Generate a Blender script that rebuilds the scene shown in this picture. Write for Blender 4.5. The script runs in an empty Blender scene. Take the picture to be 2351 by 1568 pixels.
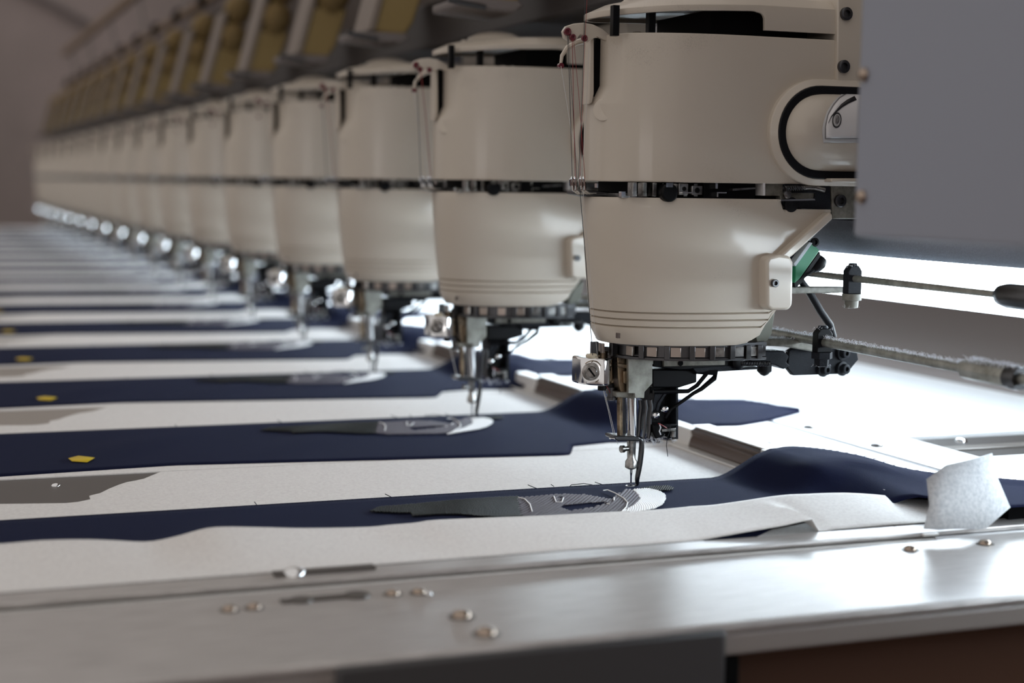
import bpy, bmesh, math, random
from mathutils import Vector, Matrix
random.seed(7)
PI = math.pi
sc = bpy.context.scene
COL = sc.collection
# ------------------------------------------------------------------ camera
F = 3600.0
Yc = Vector((-1363, 384, -F)).normalized()
s_, c_ = math.sin(.014), math.cos(.014)
Uc = Vector((s_, c_, -(Yc.x*s_+Yc.y*c_)/Yc.z)).normalized()
Xc = Yc.cross(-Uc) * -1
Xc = Yc.cross(Uc)
M = Matrix((Xc, Yc, Uc))            # camera axes -> world axes
def ray(px, py): return M @ Vector(((px-1175.5)/F, -(py-784)/F, -1.0))
CAM = -ray(1448, 1120)*1.248
def on(px, py, ax, v):
    d = ray(px, py); i = 'xyz'.index(ax)
    return CAM + d*((v-CAM[i])/d[i])
def qy(px, py, y=0.0): return on(px, py, 'y', y)
def qz(px, py, z=0.0): return on(px, py, 'z', z)
def qx(px, py, x=0.0): return on(px, py, 'x', x)
SP = 0.385                           # pitch of the heads along the machine
cam = bpy.data.cameras.new('camera'); co = bpy.data.objects.new('camera', cam); COL.objects.link(co)
co.matrix_world = Matrix.Translation(CAM) @ M.to_4x4()
cam.sensor_width = 36; cam.lens = 36*F/2351; cam.clip_start = .02; cam.clip_end = 60
cam.dof.use_dof = True; cam.dof.focus_distance = 1.215; cam.dof.aperture_fstop = 4.0
sc.camera = co
sc.view_settings.view_transform = 'Standard'; sc.view_settings.look = 'None'
sc.view_settings.gamma = 1; sc.view_settings.exposure = 0; sc.view_settings.use_curve_mapping = False

# ------------------------------------------------------------------ materials
def srgb(h):
    r = []
    for i in (0, 2, 4):
        v = int(h[i:i+2], 16)/255
        r.append(v/12.92 if v <= .04045 else ((v+.055)/1.055)**2.4)
    return (*r, 1)
def mat(name, col, rough=.5, metal=0, noise=None, bump=None, speck=None, sheen=0, coat=0, emit=None, trans=0, spec=.5, aniso=None):
    m = bpy.data.materials.new(name); m.use_nodes = True
    nt = m.node_tree; b = nt.nodes['Principled BSDF']
    col = srgb(col) if isinstance(col, str) else (*col, 1)
    b.inputs['Base Color'].default_value = col
    b.inputs['Roughness'].default_value = rough; b.inputs['Metallic'].default_value = metal
    b.inputs['Specular IOR Level'].default_value = spec
    if sheen: b.inputs['Sheen Weight'].default_value = sheen; b.inputs['Sheen Tint'].default_value = (.55,.65,1,1) if 'navy' in name else (1,1,1,1); b.inputs['Sheen Roughness'].default_value = .5
    if coat: b.inputs['Coat Weight'].default_value = coat; b.inputs['Coat Roughness'].default_value = .10
    if trans: b.inputs['Transmission Weight'].default_value = trans
    if emit: b.inputs['Emission Color'].default_value = (*emit[0], 1); b.inputs['Emission Strength'].default_value = emit[1]
    tc = nt.nodes.new('ShaderNodeTexCoord'); last = None
    def noi(scale, det=4, stretch=None, rough=.6):
        n = nt.nodes.new('ShaderNodeTexNoise'); n.inputs['Scale'].default_value = scale
        n.inputs['Detail'].default_value = det; n.inputs['Roughness'].default_value = rough
        if stretch:
            mp = nt.nodes.new('ShaderNodeMapping'); mp.inputs['Scale'].default_value = stretch
            nt.links.new(tc.outputs['Object'], mp.inputs['Vector']); nt.links.new(mp.outputs['Vector'], n.inputs['Vector'])
        else: nt.links.new(tc.outputs['Object'], n.inputs['Vector'])
        return n
    src = None
    def mix(fac_out, lo, hi, colB, base):
        r = nt.nodes.new('ShaderNodeMapRange'); r.inputs['From Min'].default_value = lo; r.inputs['From Max'].default_value = hi
        nt.links.new(fac_out, r.inputs['Value'])
        x = nt.nodes.new('ShaderNodeMix'); x.data_type = 'RGBA'
        nt.links.new(r.outputs['Result'], x.inputs['Factor'])
        if isinstance(base, tuple): x.inputs['A'].default_value = base
        else: nt.links.new(base, x.inputs['A'])
        x.inputs['B'].default_value = colB
        return x.outputs['Result']
    cur = col
    if noise:            # (scale, colour2, stretch, lo, hi)
        n = noi(noise[0], 4, noise[2] if len(noise) > 2 else None)
        lo, hi = (noise[3], noise[4]) if len(noise) > 4 else (.35, .7)
        cur = mix(n.outputs['Fac'], lo, hi, srgb(noise[1]), cur)
    if speck:            # dirt specks of their own: (scale, colour, lo, hi)
        n = noi(speck[0], 3, None, .7); n2 = noi(14, 3)
        mu = nt.nodes.new('ShaderNodeMath'); mu.operation = 'MULTIPLY'
        nt.links.new(n.outputs['Fac'], mu.inputs[0]); nt.links.new(n2.outputs['Fac'], mu.inputs[1])
        cur = mix(mu.outputs['Value'], speck[2], speck[3], srgb(speck[1]), cur)
    if not isinstance(cur, tuple): nt.links.new(cur, b.inputs['Base Color'])
    if bump:             # (scale, strength, distance, stretch)
        n = noi(bump[0], 3, bump[3] if len(bump) > 3 else None)
        bp = nt.nodes.new('ShaderNodeBump'); bp.inputs['Strength'].default_value = bump[1]; bp.inputs['Distance'].default_value = bump[2]
        nt.links.new(n.outputs['Fac'], bp.inputs['Height']); nt.links.new(bp.outputs['Normal'], b.inputs['Normal'])
    return m
MT = {}
MT['beige'] = mat('beige_enamel', (.57,.505,.425), .40, speck=(2000, '6a6058', .37, .46), coat=.35)
MT['beige_fl'] = mat('beige_moulding', (.58,.515,.435), .36, coat=.3)
MT['chrome'] = mat('chrome', (.82,.83,.84), .07, 1)
MT['steel'] = mat('worn_steel', (.48,.47,.46), .28, 1, noise=(120,'5e5a55'))
MT['dsteel'] = mat('dark_steel', (.10,.10,.105), .3, 1)
MT['brass'] = mat('stained_metal', (.36,.27,.18), .35, 1, noise=(90,'4a4038'))
MT['zinc'] = mat('grey_zinc_plate', (.46,.46,.42), .42, .55, noise=(60,'77776e'))
MT['dolive'] = mat('dark_olive_casting', (.10,.10,.075), .4, .2)
MT['seat'] = mat('tarnished_seat', (.42,.36,.32), .3, 1)
MT['olive'] = mat('grey_olive_casting', (.24,.23,.20), .5, .1, noise=(150,'5c5950'))
MT['black'] = mat('black_painted_metal', (.004,.004,.005), .4, 0, spec=.14)
MT['bplate'] = mat('blackened_plate', (.012,.0135,.018), .55, 0, spec=.16, noise=(1500,'46494f',None,.55,.8))
MT['rubber'] = mat('black_rubber', (.006,.006,.008), .5, spec=.2)
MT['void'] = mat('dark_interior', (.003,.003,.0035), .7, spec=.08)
MT['green'] = mat('green_circuit_board', (.015,.20,.10), .45, noise=(800,'1f7a50'))
MT['eyelet'] = mat('dark_red_ceramic', (.13,.012,.022), .2, coat=.6)
MT['ceram'] = mat('cream_ceramic', (.62,.55,.42), .3)
MT['label'] = mat('white_sticker', (.72,.70,.70), .3, coat=.3)
MT['labelg'] = mat('sticker_border', (.50,.49,.49), .35)
MT['ink'] = mat('black_ink', (.02,.018,.02), .4)
MT['inkg'] = mat('grey_ink', (.17,.16,.16), .4)
MT['gold'] = mat('gold_print', (.4,.22,.04), .4)
MT['navy'] = mat('navy_twill', (.0058,.0074,.028), .85, spec=.06, sheen=.045, noise=(2500,'161d40',None,.5,.8), bump=(1800,.6,.0006))
MT['fleece'] = mat('white_nonwoven', (.86,.84,.815), .75, noise=(420,'dedad8',None,.4,.75), bump=(1400,.4,.0004), sheen=.1)
MT['paper'] = mat('thin_white_nonwoven', (.90,.91,.93), .7, trans=.25, bump=(1200,.4,.0004), noise=(400,'d0d4d8'))
MT['alu'] = mat('brushed_aluminium', (.58,.55,.53), .36, .35, bump=(60,.12,.0005,(1,40,1)), noise=(30,'9c9794',(1,30,1)))
MT['rail'] = mat('white_coated_rail', (.74,.72,.69), .3, coat=.2)
MT['plate'] = mat('satin_table_plate', (.80,.81,.82), .32, .35)
MT['slot'] = mat('grey_brown_recess', (.10,.088,.08), .4, .3)
MT['brown'] = mat('brown_plastic', (.085,.055,.042), .3)
MT['apron'] = mat('grey_brown_enamel', (.27,.24,.225), .4)
MT['dgrey'] = mat('dark_grey_block', (.05,.048,.05), .45)
MT['khaki2'] = mat('khaki_panel', (.30,.27,.21), .5)
MT['rbrown'] = mat('red_brown_panel', (.065,.027,.013), .5)
MT['dbrown'] = mat('dark_brown_panel', (.065,.048,.038), .6)
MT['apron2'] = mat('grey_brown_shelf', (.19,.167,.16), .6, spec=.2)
MT['slot2'] = mat('grey_brown_channel', (.035,.030,.028), .6, spec=.15)
MT['tan'] = mat('glare_lightened_strip', (.34,.30,.265), .5)
MT['panel'] = mat('blue_grey_enamel', (.29,.31,.37), .42)
MT['beam'] = mat('blue_grey_beam', (.17,.175,.20), .5, noise=(400,'8c90a0',None,.5,.75))
MT['dust'] = mat('lint_dusted_casting', (.25,.28,.33), .95, noise=(900,'98a0b0',None,.4,.7), bump=(700,.8,.001))
MT['dbeam'] = mat('dark_brown_beam', (.030,.026,.026), .5)
MT['khaki'] = mat('khaki_enamel', (.27,.19,.070), .5)
MT['pink'] = mat('pale_edge_strip', (.22,.18,.15), .5)
MT['cone'] = mat('olive_gold_thread', (.27,.185,.07), .65, bump=(220,.9,.002,(1,1,8)), noise=(60,'7a6238'))
MT['conet'] = mat('tan_rail', (.23,.16,.105), .6)
MT['white_st'] = mat('white_stitches', (.93,.93,.93), .45, sheen=.2)
MT['grey_st'] = mat('lavender_grey_stitches', (.17,.155,.18), .4, spec=.4)
MT['black_st'] = mat('black_green_stitches', (.0035,.005,.0048), .45, spec=.2)
MT['yellow'] = mat('yellow_tailor_mark', (.72,.50,.01), .5)
MT['t_black'] = mat('black_thread', (.012,.016,.02), .4)
MT['t_red'] = mat('red_thread', (.25,.012,.012), .4)
MT['t_white'] = mat('pale_thread', (.52,.5,.48), .4)
MT['lint'] = mat('white_lint', (.8,.82,.88), .9)
MT['copper'] = mat('copper_screw', (.40,.32,.26), .22, 1)
MT['tube'] = mat('lit_tube', (1,1,1), .5, emit=((.80,.92,1.0), 22))
MT['housing'] = mat('grey_lamp_housing', (.42,.46,.50), .5)
MT['wall'] = mat('mauve_grey_wall', (.50,.425,.41), .9, noise=(.8,'98908c',None,.4,.8))
MT['floor'] = mat('red_brown_floor', (.13,.055,.035), .6, noise=(3,'4a2a1c'))
MT['back'] = mat('grey_brown_panel', (.20,.175,.17), .55)
MT['window'] = mat('bright_window_pane', (1,1,1), .5, emit=((1,.95,.92), 7.0))

# ------------------------------------------------------------------ mesh builder
class MB:
    def __init__(s): s.v = []; s.f = []; s.mi = []; s.cur = 0
    def add(s, vs, fs):
        o = len(s.v); s.v += [tuple(v) for v in vs]
        for f in fs: s.f.append([i+o for i in f]); s.mi.append(s.cur)
        return s
    def box(s, a, b, rot=None):
        x0,y0,z0 = a; x1,y1,z1 = b
        vs = [(x0,y0,z0),(x1,y0,z0),(x1,y1,z0),(x0,y1,z0),(x0,y0,z1),(x1,y0,z1),(x1,y1,z1),(x0,y1,z1)]
        if rot is not None:
            c = Vector(((x0+x1)/2,(y0+y1)/2,(z0+z1)/2)); vs = [c+rot@(Vector(v)-c) for v in vs]
        return s.add(vs, [(0,3,2,1),(4,5,6,7),(0,1,5,4),(1,2,6,5),(2,3,7,6),(3,0,4,7)])
    def prism(s, pts, y0, y1):            # outline in (x,z), extruded along y
        n = len(pts)
        ar = sum(pts[i][0]*pts[(i+1)%n][1]-pts[(i+1)%n][0]*pts[i][1] for i in range(n))
        if ar < 0: pts = pts[::-1]
        vs = [(p[0],y0,p[1]) for p in pts]+[(p[0],y1,p[1]) for p in pts]
        fs = [list(range(n)), [n+i for i in range(n)][::-1]]
        fs += [(i, n+i, n+(i+1)%n, (i+1)%n) for i in range(n)]
        return s.add(vs, fs)
    def slab(s, pts, z0, z1):             # outline in (x,y), extruded along z
        n = len(pts)
        ar = sum(pts[i][0]*pts[(i+1)%n][1]-pts[(i+1)%n][0]*pts[i][1] for i in range(n))
        if ar < 0: pts = pts[::-1]
        vs = [(p[0],p[1],z0) for p in pts]+[(p[0],p[1],z1) for p in pts]
        fs = [list(range(n))[::-1], [n+i for i in range(n)]]
        fs += [(i, (i+1)%n, n+(i+1)%n, n+i) for i in range(n)]
        return s.add(vs, fs)
    def rings(s, rs, cap=True):           # list of rings of equal length
        n = len(rs[0]); vs = [v for r in rs for v in r]
        fs = []
        for k in range(len(rs)-1):
            for i in range(n): fs.append((k*n+i, k*n+(i+1)%n, (k+1)*n+(i+1)%n, (k+1)*n+i))
        if cap: fs.append(list(range(n))[::-1]); fs.append([(len(rs)-1)*n+i for i in range(n)])
        return s.add(vs, fs)
    def lathe(s, p0, axis, prof, seg=20, cap=True):   # prof: (distance along axis, radius)
        a = Vector(axis).normalized(); p0 = Vector(p0)
        u = a.orthogonal().normalized(); w = a.cross(u)
        rs = [[p0+a*d+(u*math.cos(2*PI*i/seg)+w*math.sin(2*PI*i/seg))*max(r,1e-5) for i in range(seg)] for d, r in prof]
        return s.rings(rs, cap)
    def cyl(s, p0, p1, r, seg=16, r1=None):
        d = Vector(p1)-Vector(p0)
        return s.lathe(p0, d, [(0,r),(d.length, r if r1 is None else r1)], seg)
    def tube(s, pts, r, seg=6, flat=None):
        pts = [Vector(p) for p in pts]; rs = []
        t0 = (pts[1]-pts[0]).normalized(); u = t0.orthogonal().normalized()
        for i, p in enumerate(pts):
            t = (pts[min(i+1,len(pts)-1)]-pts[max(i-1,0)]).normalized()
            u = (u-t*u.dot(t)).normalized(); w = t.cross(u)
            rr = r[i] if isinstance(r, (list,tuple)) else r
            rs.append([p+(u*math.cos(2*PI*k/seg)+w*math.sin(2*PI*k/seg))*rr for k in range(seg)])
        return s.rings(rs)
    def grid(s, G, closed=False):          # G[row][col] points
        nr, nc = len(G), len(G[0]); vs = [p for r in G for p in r]; fs = []
        for a in range(nr-1):
            for b in range(nc-1 if not closed else nc):
                fs.append((a*nc+b, a*nc+(b+1)%nc, (a+1)*nc+(b+1)%nc, (a+1)*nc+b))
        return s.add(vs, fs)
    def bump(s, p, axis, r, h, seg=14):    # domed screw head
        return s.lathe(p, axis, [(0,r),(h*.45,r*.97),(h*.8,r*.75),(h,r*.35),(h*1.02,.0001)], seg)
    def build(s, name, m, parent=None, bevel=0, bseg=2, smooth=40, sub=0, solid=0, loc=None):
        me = bpy.data.meshes.new(name); me.from_pydata(s.v, [], s.f); me.update()
        mats = m if isinstance(m, (list,tuple)) else [m]
        for x in mats: me.materials.append(MT[x])
        for p, i in zip(me.polygons, s.mi): p.material_index = i
        bm = bmesh.new(); bm.from_mesh(me); bmesh.ops.recalc_face_normals(bm, faces=bm.faces[:]) if not solid else None
        bm.to_mesh(me); bm.free()
        if smooth:
            for p in me.polygons: p.use_smooth = True
            me.set_sharp_from_angle(angle=math.radians(smooth))
        o = bpy.data.objects.new(name, me); COL.objects.link(o)
        if parent: o.parent = parent
        if solid:
            d = o.modifiers.new('Solidify', 'SOLIDIFY'); d.thickness = abs(solid); d.offset = -1 if solid > 0 else 1
        if sub:
            d = o.modifiers.new('Subdivision', 'SUBSURF'); d.levels = sub; d.render_levels = sub
        if bevel:
            d = o.modifiers.new('Bevel', 'BEVEL'); d.width = bevel; d.segments = bseg; d.limit_method = 'ANGLE'; d.angle_limit = math.radians(38)
            d.harden_normals = False
        if loc: o.location = loc
        return o
def tag(o, label=None, cat=None, group=None, kind=None):
    if label: o['label'] = label
    if cat: o['category'] = cat
    if group: o['group'] = group
    if kind: o['kind'] = kind
    return o
def empty(name, loc=(0,0,0)):
    o = bpy.data.objects.new(name, None); COL.objects.link(o); o.location = loc; o.empty_display_size = .02; return o
def copy_tree(o, parent=None, kids=None):
    c = o.copy(); COL.objects.link(c)
    if parent: c.parent = parent
    for ch in kids[o.name]: copy_tree(ch, c, kids)
    return c
def kidmap():
    k = {o.name: [] for o in bpy.data.objects}
    for o in bpy.data.objects:
        if o.parent: k[o.parent.name].append(o)
    return k
def PX(pts, y): return [((p := qy(a, b, y)).x, p.z) for a, b in pts]
def pxprism(pts, y0, y1): return MB().prism(PX(pts, y0), y0, y1)
def lerp(tab, x):
    if x <= tab[0][0]: return tab[0][1]
    for (a, b), (c, d) in zip(tab, tab[1:]):
        if x <= c:
            return b+(d-b)*(x-a)/(c-a)
    return tab[-1][1]
def smooth_lerp(tab, x):
    if x <= tab[0][0]: return tab[0][1]
    for i in range(len(tab)-1):
        (a, b), (c, d) = tab[i], tab[i+1]
        if x <= c:
            m0 = (d-tab[i-1][1])/(c-tab[i-1][0]) if i else (d-b)/(c-a)
            m1 = (tab[i+2][1]-b)/(tab[i+2][0]-a) if i+2 < len(tab) else (d-b)/(c-a)
            h = c-a; t = (x-a)/h
            return (2*t**3-3*t*t+1)*b+(t**3-2*t*t+t)*h*m0+(-2*t**3+3*t*t)*d+(t**3-t*t)*h*m1
    return tab[-1][1]

# ------------------------------------------------------------------ embroidery head
XF, XM, BY = -.042, .062, .058        # nose, where the sides become parallel, half width
def plan(scale=1.0, xr=.155, n=22, inset=0.0):
    """open outline from the near rear corner round the nose to the far rear corner"""
    pts = []; a = (XM-XF)*scale-inset; b = BY*(1-(1-scale)*.6)-inset; p = 2.25
    xs = sorted({xr, xr-.02} | {v for v in (.1390,.120,.100,.0985,.0965,.0945,.0935,.0925,.088,.0817,.0775,.0758,.0754,.0745,.0735,.0720,.0700,.066) if XM < v < xr-.0005}, reverse=True)
    for x in xs: pts.append((x, -b))
    for i in range(n+1):
        t = PI*i/n; cc, ss = math.cos(t), math.sin(t)
        pts.append((XM-a*abs(ss)**(2/p), -b*math.copysign(abs(cc)**(2/p), cc)))
    for x in reversed(xs): pts.append((x, b))
    return pts
def shell(name, levels, zb, zt, xr, root, mat_='beige', thick=.003):
    """levels: (fraction 0..1, plan scale); zb/zt: z of lower / upper rim by x"""
    G = []
    for fr, scl in levels:
        row = []
        for x, y in plan(scl, xr):
            z0, z1 = zb(x), zt(x)
            row.append((x, y, z0+(z1-z0)*fr if fr in (0,1) else max(min(fr if fr > 1 else z0+(z1-z0)*fr, z1), z0)))
        G.append(row)
    return MB().grid(G).build(name, mat_, root, bevel=.0007, solid=thick)

def make_head():
    R = empty('embroidery_head')
    # --- upper cover: tall slit in the nose for the thread levers
    U0, U1 = .2422, .3530
    G = []
    zl = [U0, U0+.0015, .255, .270, .285, .300, .302, .315, .330, .345, U1-.001, U1]
    pl = plan(1.0, .1545, 28)
    for z in zl:
        row = []
        for x, y in pl:
            sx = x
            if x < -.030 and z > .302: sx = x+.0065*min(1, (z-.302)/.006)*min(1, (-.030-x)/.006)
            row.append((sx, y, z))
        G.append(row)
    u = MB().grid(G).build('upper_cover', 'beige', R, bevel=.0008, solid=-.003)
    MB().box((-.0395,-.0035,.303), (-.0325,.004,.351)).build('nose_slit', 'void', u)
    a = qy(1353, 90, -.001); b = qy(1359, 238, -.001)
    MB().prism(PX([(1356,92),(1364,88),(1364,215),(1360,236),(1352,240),(1352,225)], -.008), -.008, .006).build('nose_guard', 'beige_fl', u, bevel=.0008)
    # scoop on the nose corner
    MB().lathe((-.0375,-.018,.2965), (-1,-.9,.25), [(0,.009),(.0006,.0088),(.0009,.0075),(.0004,.004),(.0001,.0002)], 24).build('thumb_scoop', 'beige_fl', u)
    # --- lid with raised boss
    def tilt(x): return lerp([(-.042,-.0050),(.004,-.0015),(.07,.001),(.16,.001)], x)
    def lid_b(x): return .3705+tilt(x) if x < .070 else (.3705-.0050*(1-math.sqrt(max(0,1-((x-.070)/.0055)**2))) if x < .0755 else .3575)
    rows = []
    for dz, scl in ((0,1.015), (.0055,1.015), (.013,.86), (.0150,.74)):
        row = []
        for x, y in plan(scl, .1545):
            zb = lid_b(x)
            if dz == 0: z = zb
            else: z = .3705+dz*.8+tilt(x)
            row.append((x, y, z))
        rows.append(row)
    pl2 = plan(.74, .1545); n = len(pl2); rows.append([(x, y*.02, .3840+tilt(x)) for x, y in pl2])
    lid = MB().grid(rows).build('lid', 'beige', R, bevel=.0007, solid=-.003)
    MB().lathe((.020,0,.3800), (0,0,1), [(0,.030),(.004,.027),(.0085,.018),(.0105,.008),(.0108,.0001)], 28).build('lid_boss', 'beige', lid)
    # interior block seen through the slots
    MB().box((.036,-.046,.150), (.088,.046,.372)).box((.088,-.046,.192), (.120,.046,.372)).box((-.020,-.030,.140), (.036,.030,.352)).build('core', 'void', R)
    for a0, a1 in ((1405,1420), (1487,1503)):
        p, q = qy(a0, 60, -.035), qy(a1, 60, -.035); MB().box((p.x,-.037,.350), (q.x,-.031,.3725)).build('lid_post', 'black', R, bevel=.0004)
    pt = MB()
    for k in range(5): pt.lathe((-.008+.011*k, -.01, .352), (0,0,1), [(0,.005),(.003,.005),(.0045,.003),(.005,.0001)], 14)
    pt.build('thread_guide', 'beige_fl', R)
    # --- lower cover
    def lb(x): return lerp([(.060,.1180),(.0700,.1195),(.0817,.1255),(.0925,.1450),(.0950,.1880),(.1390,.2199),(.2,.2199)], x)
    def lt(x): return .2305 if x < .0935 else (.2305-.0105*min(1,(x-.0935)/.004))
    zs = [.1180,.1215,.127, .1312,.1320,.1328, .1367,.1375,.1383, .1422,.1430,.1438, .150,.165,.180,.195,.210,.2225,.2305]
    G = []
    xs_extra = .139
    for z in zs:
        base = 1-.10*min(1,(.2305-z)/.1125)**1.6
        if z < .127: base -= .035*(.127-z)/.009
        gro = .0022 if z in (.1320,.1375,.1430) else 0
        row = []
        for (x, y) in plan(base, .139, 30, gro):
            row.append((x, y, min(max(z, lb(x)), lt(x))))
        G.append(row)
    MB().grid(G).build('lower_cover', 'beige', R, bevel=.0004, solid=-.003)
    low = R
    # diagonal flange on the cover's rear edge and bolted pad
    pxprism([(1792,588),(1905,486),(1912,492),(1912,504),(1822,586),(1808,596)], -.066, -.050).build('rear_flange', 'beige_fl', R, bevel=.0015)
    pad = pxprism([(1760,602),(1766,590),(1790,584),(1815,588),(1822,602),(1820,701),(1812,712),(1773,713),(1761,705)], -.069, -.040).build('bolted_pad', 'beige_fl', R, bevel=.0030, bseg=5)
    def socket(p, r, par, ax=(0,-1,0), mt='dsteel', h=.0025):
        o = MB().lathe(p, ax, [(0,r),(h,r),(h*1.15,r*.86),(h*1.15,r*.55),(h*.2,r*.5),(h*.2,.0001)], 18).build('socket_bolt', mt, par)
        return o
    socket(qy(1777,650,-.069), .0030, pad, mt='dsteel')
    # vent notch low on the nose
    MB().box((-.0295,-.034,.1235), (-.0275,-.030,.1275)).build('nose_notch', 'brown', R)
    # --- mechanism between the covers
    g = MB()
    g.box((-.030,-.036,.2300), (.004,.03,.2335)); g.box((.010,-.052,.2330), (.018,-.044,.2415)); g.box((.021,-.052,.2330), (.030,-.044,.2400))
    for k in range(7):
        x = -.026+.0085*k; g.box((x,-.046+abs(k-3)*-.0005,.2315), (x+.0035,-.038,.2418))
    g.build('lever_bracket', 'steel', R, bevel=.0004)
    g = MB()
    g.lathe((.002,-.045,.2345), (0,-1,0), [(0,.0070),(.008,.0070),(.009,.006)], 18)
    g.lathe((.0145,-.0515,.2375), (0,-1,0), [(0,.0017),(.0012,.0017)], 12); g.lathe((.0255,-.0515,.2365), (0,-1,0), [(0,.0021),(.0012,.0021)], 12)
    g.box((.032,-.050,.2305), (.076,-.03,.2420)); g.build('cam_block', 'black', R, bevel=.0004)
    pxprism([(1682,433),(1735,430),(1735,434),(1682,438)], -.0545, -.05).build('slide_bar', 'steel', R)
    for a, b, c, d in ((1567,441,1590,444),(1646,441,1668,444),(1646,444,1649,452),(1643,421,1648,433),(1530,420,1545,430),(1427,440,1436,451),(1371,421,1373,431)):
        p = qy(a, b, -.0545); q = qy(c, d, -.0545); MB().box((p.x,-.0545,q.z), (q.x,-.050,p.z)).build('bright_pin', 'chrome', R)
    pxprism([(1752,420),(1757,420),(1757,449),(1752,449)], -.058, -.040).build('white_stop', 'label', R)
    rp = pxprism([(1757,419),(1904,419),(1904,478),(1800,478),(1792,466),(1792,450),(1757,450)], -.054, -.046).build('rear_side_plate', 'olive', R, bevel=.0008)
    pxprism([(1800,421),(1906,421),(1908,482),(1805,478),(1797,468),(1797,457),(1870,457),(1872,443),(1800,443)], -.056, -.050).build('slotted_plate', 'bplate', rp, bevel=.0008)
    sp = MB(); p0 = qy(1801,433,-.059); p1 = qy(1848,431,-.059)
    hel = [p0.lerp(p1, i/160)+Vector((0, .0020*math.cos(i*.95), .0020*math.sin(i*.95))) for i in range(161)]
    sp.tube(hel, .00042, 5).build('coil_spring', 'dsteel', rp)
    MB().tube([qy(1838,431,-.059), qy(1870,431,-.060), qy(1893,437,-.061)], .0020, 10).build('link_pin', 'steel', rp)
    pxprism([(1793,458),(1870,456),(1872,460),(1793,462)], -.064, -.055).build('bright_edge', 'chrome', rp)
    MB().lathe(qy(1806,446,-.057), (0,-1,0), [(0,.0034),(.002,.0034),(.0026,.0020)], 14).build('screw', 'steel', rp)
    MB().lathe(qy(1815,470,-.057), (0,-1,0), [(0,.0058),(.0015,.0058),(.0020,.0048)], 20).build('black_disc', 'rubber', rp)
    # --- rear column with bolts
    def colbox(pts, y0, y1, m, nm): return pxprism(pts, y0, y1).build(nm, m, R, bevel=.0010)
    c1 = colbox([(1924,-60),(1958,-60),(1990,-60),(1990,204),(1950,206),(1922,206),(1923,80)], -.062, .058, 'beige_fl', 'rear_column')
    socket(qy(1941,32,-.062), .0050, c1); socket(qy(1935,153,-.062), .0050, c1)
    c2 = colbox([(1908,412),(1990,412),(1990,503),(1912,503),(1911,486)], -.056, .05, 'olive', 'rear_foot')
    socket(qy(1927,461,-.056), .0050, c2)
    MB().prism(PX([(1923,69),(1990,69),(1990,84),(1923,82)], -.060), -.0603, .05).build('column_seam', 'brown', c1)
    # --- D-shaped bulge, rubber seal, rim
    y0 = -.058
    zc = qy(1850,308,y0).z; Rz = (qy(1850,213,y0).z-qy(1850,395,y0).z)/2; xl = qy(1789,308,y0).x; xr = .176
    zc = (qy(1850,213,y0).z+qy(1850,395,y0).z)/2
    def Dout(grow, n=24):
        r = Rz+grow; cx = xl+Rz*1.02; pts = []
        for i in range(n+1):
            t = PI/2+PI*i/n; pts.append((cx+r*1.02*math.cos(t), zc+r*math.sin(t)))
        return [(xr, zc+r)]+pts+[(xr, zc-r)]
    def rim(name, ga, gb, ya, yb, m):
        mb = MB(); A, B = Dout(ga), Dout(gb); n = len(A)
        rr = [[(x,y0+.01,z) for x, z in A], [(x,ya,z) for x, z in A], [(x,yb,z) for x, z in B], [(x,y0+.01,z) for x, z in B]]
        return mb.grid(rr).build(name, m, R, bevel=.0008)
    rm = rim('seal_rim', .0105, .0050, -.0625, -.0660, 'beige_fl')
    se = rim('rubber_seal', .0052, -.0012, -.0668, -.0668, 'rubber')
    # ramp lug on rim
    G = []
    nv = 22
    hb = .020
    def ysurf(z): return -.062-hb*math.sqrt(max(0, 1-((z-zc)/(Rz*1.0))**2))
    for j in range(nv+1):
        t = -PI/2+PI*j/nv; z = zc+Rz*math.sin(t); cx = xl+Rz*1.02
        xL = cx-Rz*1.02*math.cos(t)
        row = [(xL, -.050, z)]
        for dx_ in (0,.0006,.0018,.0036,.006,.009,.013,.018,.024): row.append((xL+dx_, -.062+(ysurf(z)+.062)*math.sqrt(max(0,1-(1-dx_/.024)**2)), z))
        for k in range(1, 6): row.append((xL+.024+(xr-xL-.024)*k/5, ysurf(z), z))
        G.append(row)
    bl = MB().grid(G).build('motor_bulge', 'beige', R)
    MB().prism([(.128,.2440),(.163,.2440),(.163,.2475),(.128,.2470)], -.075, -.056).build('drip_lip', 'beige_fl', R, bevel=.0012)
    # sticker on the bulge, bent over its surface
    def wrap(pts, off):
        out = []
        for a, b in pts:
            z = qy(a, b, -.085).z; x = qy(a, b, -.085).x
            p = Vector((x, ysurf(z), z))
            for _ in range(4):
                p = on(a, b, 'y', ysurf(p.z)); 
            out.append((p.x, ysurf(p.z)-off, p.z))
        return out
    def decal(outline, off, m, name, par, sub=10):
        """outline px list: (left x as function of y) ladder [(y, xl, xr)]"""
        rows = []
        tab_l = [(y, l) for y, l, r in outline]; tab_r = [(y, r) for y, l, r in outline]
        y_0, y_1 = outline[0][0], outline[-1][0]; N = 16
        for j in range(N+1):
            y = y_0+(y_1-y_0)*j/N; L, Rr = lerp(tab_l, y), lerp(tab_r, y)
            rows.append(wrap([(L+(Rr-L)*k/6, y) for k in range(7)], off))
        return MB().grid(rows).build(name, m, par, solid=-.0002)
    st = decal([(210,1940,1975),(220,1925,1975),(235,1911,1975),(255,1899,1975),(280,1890,1975),(300,1887,1975),(328,1890,1975)], .0003, 'labelg', 'sticker', bl)
    decal([(211,1946,1975),(224,1925,1975),(240,1911,1975),(262,1899,1975),(290,1893,1975),(319,1893,1975)], .0007, 'inkg', 'sticker_outline', bl)
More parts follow.
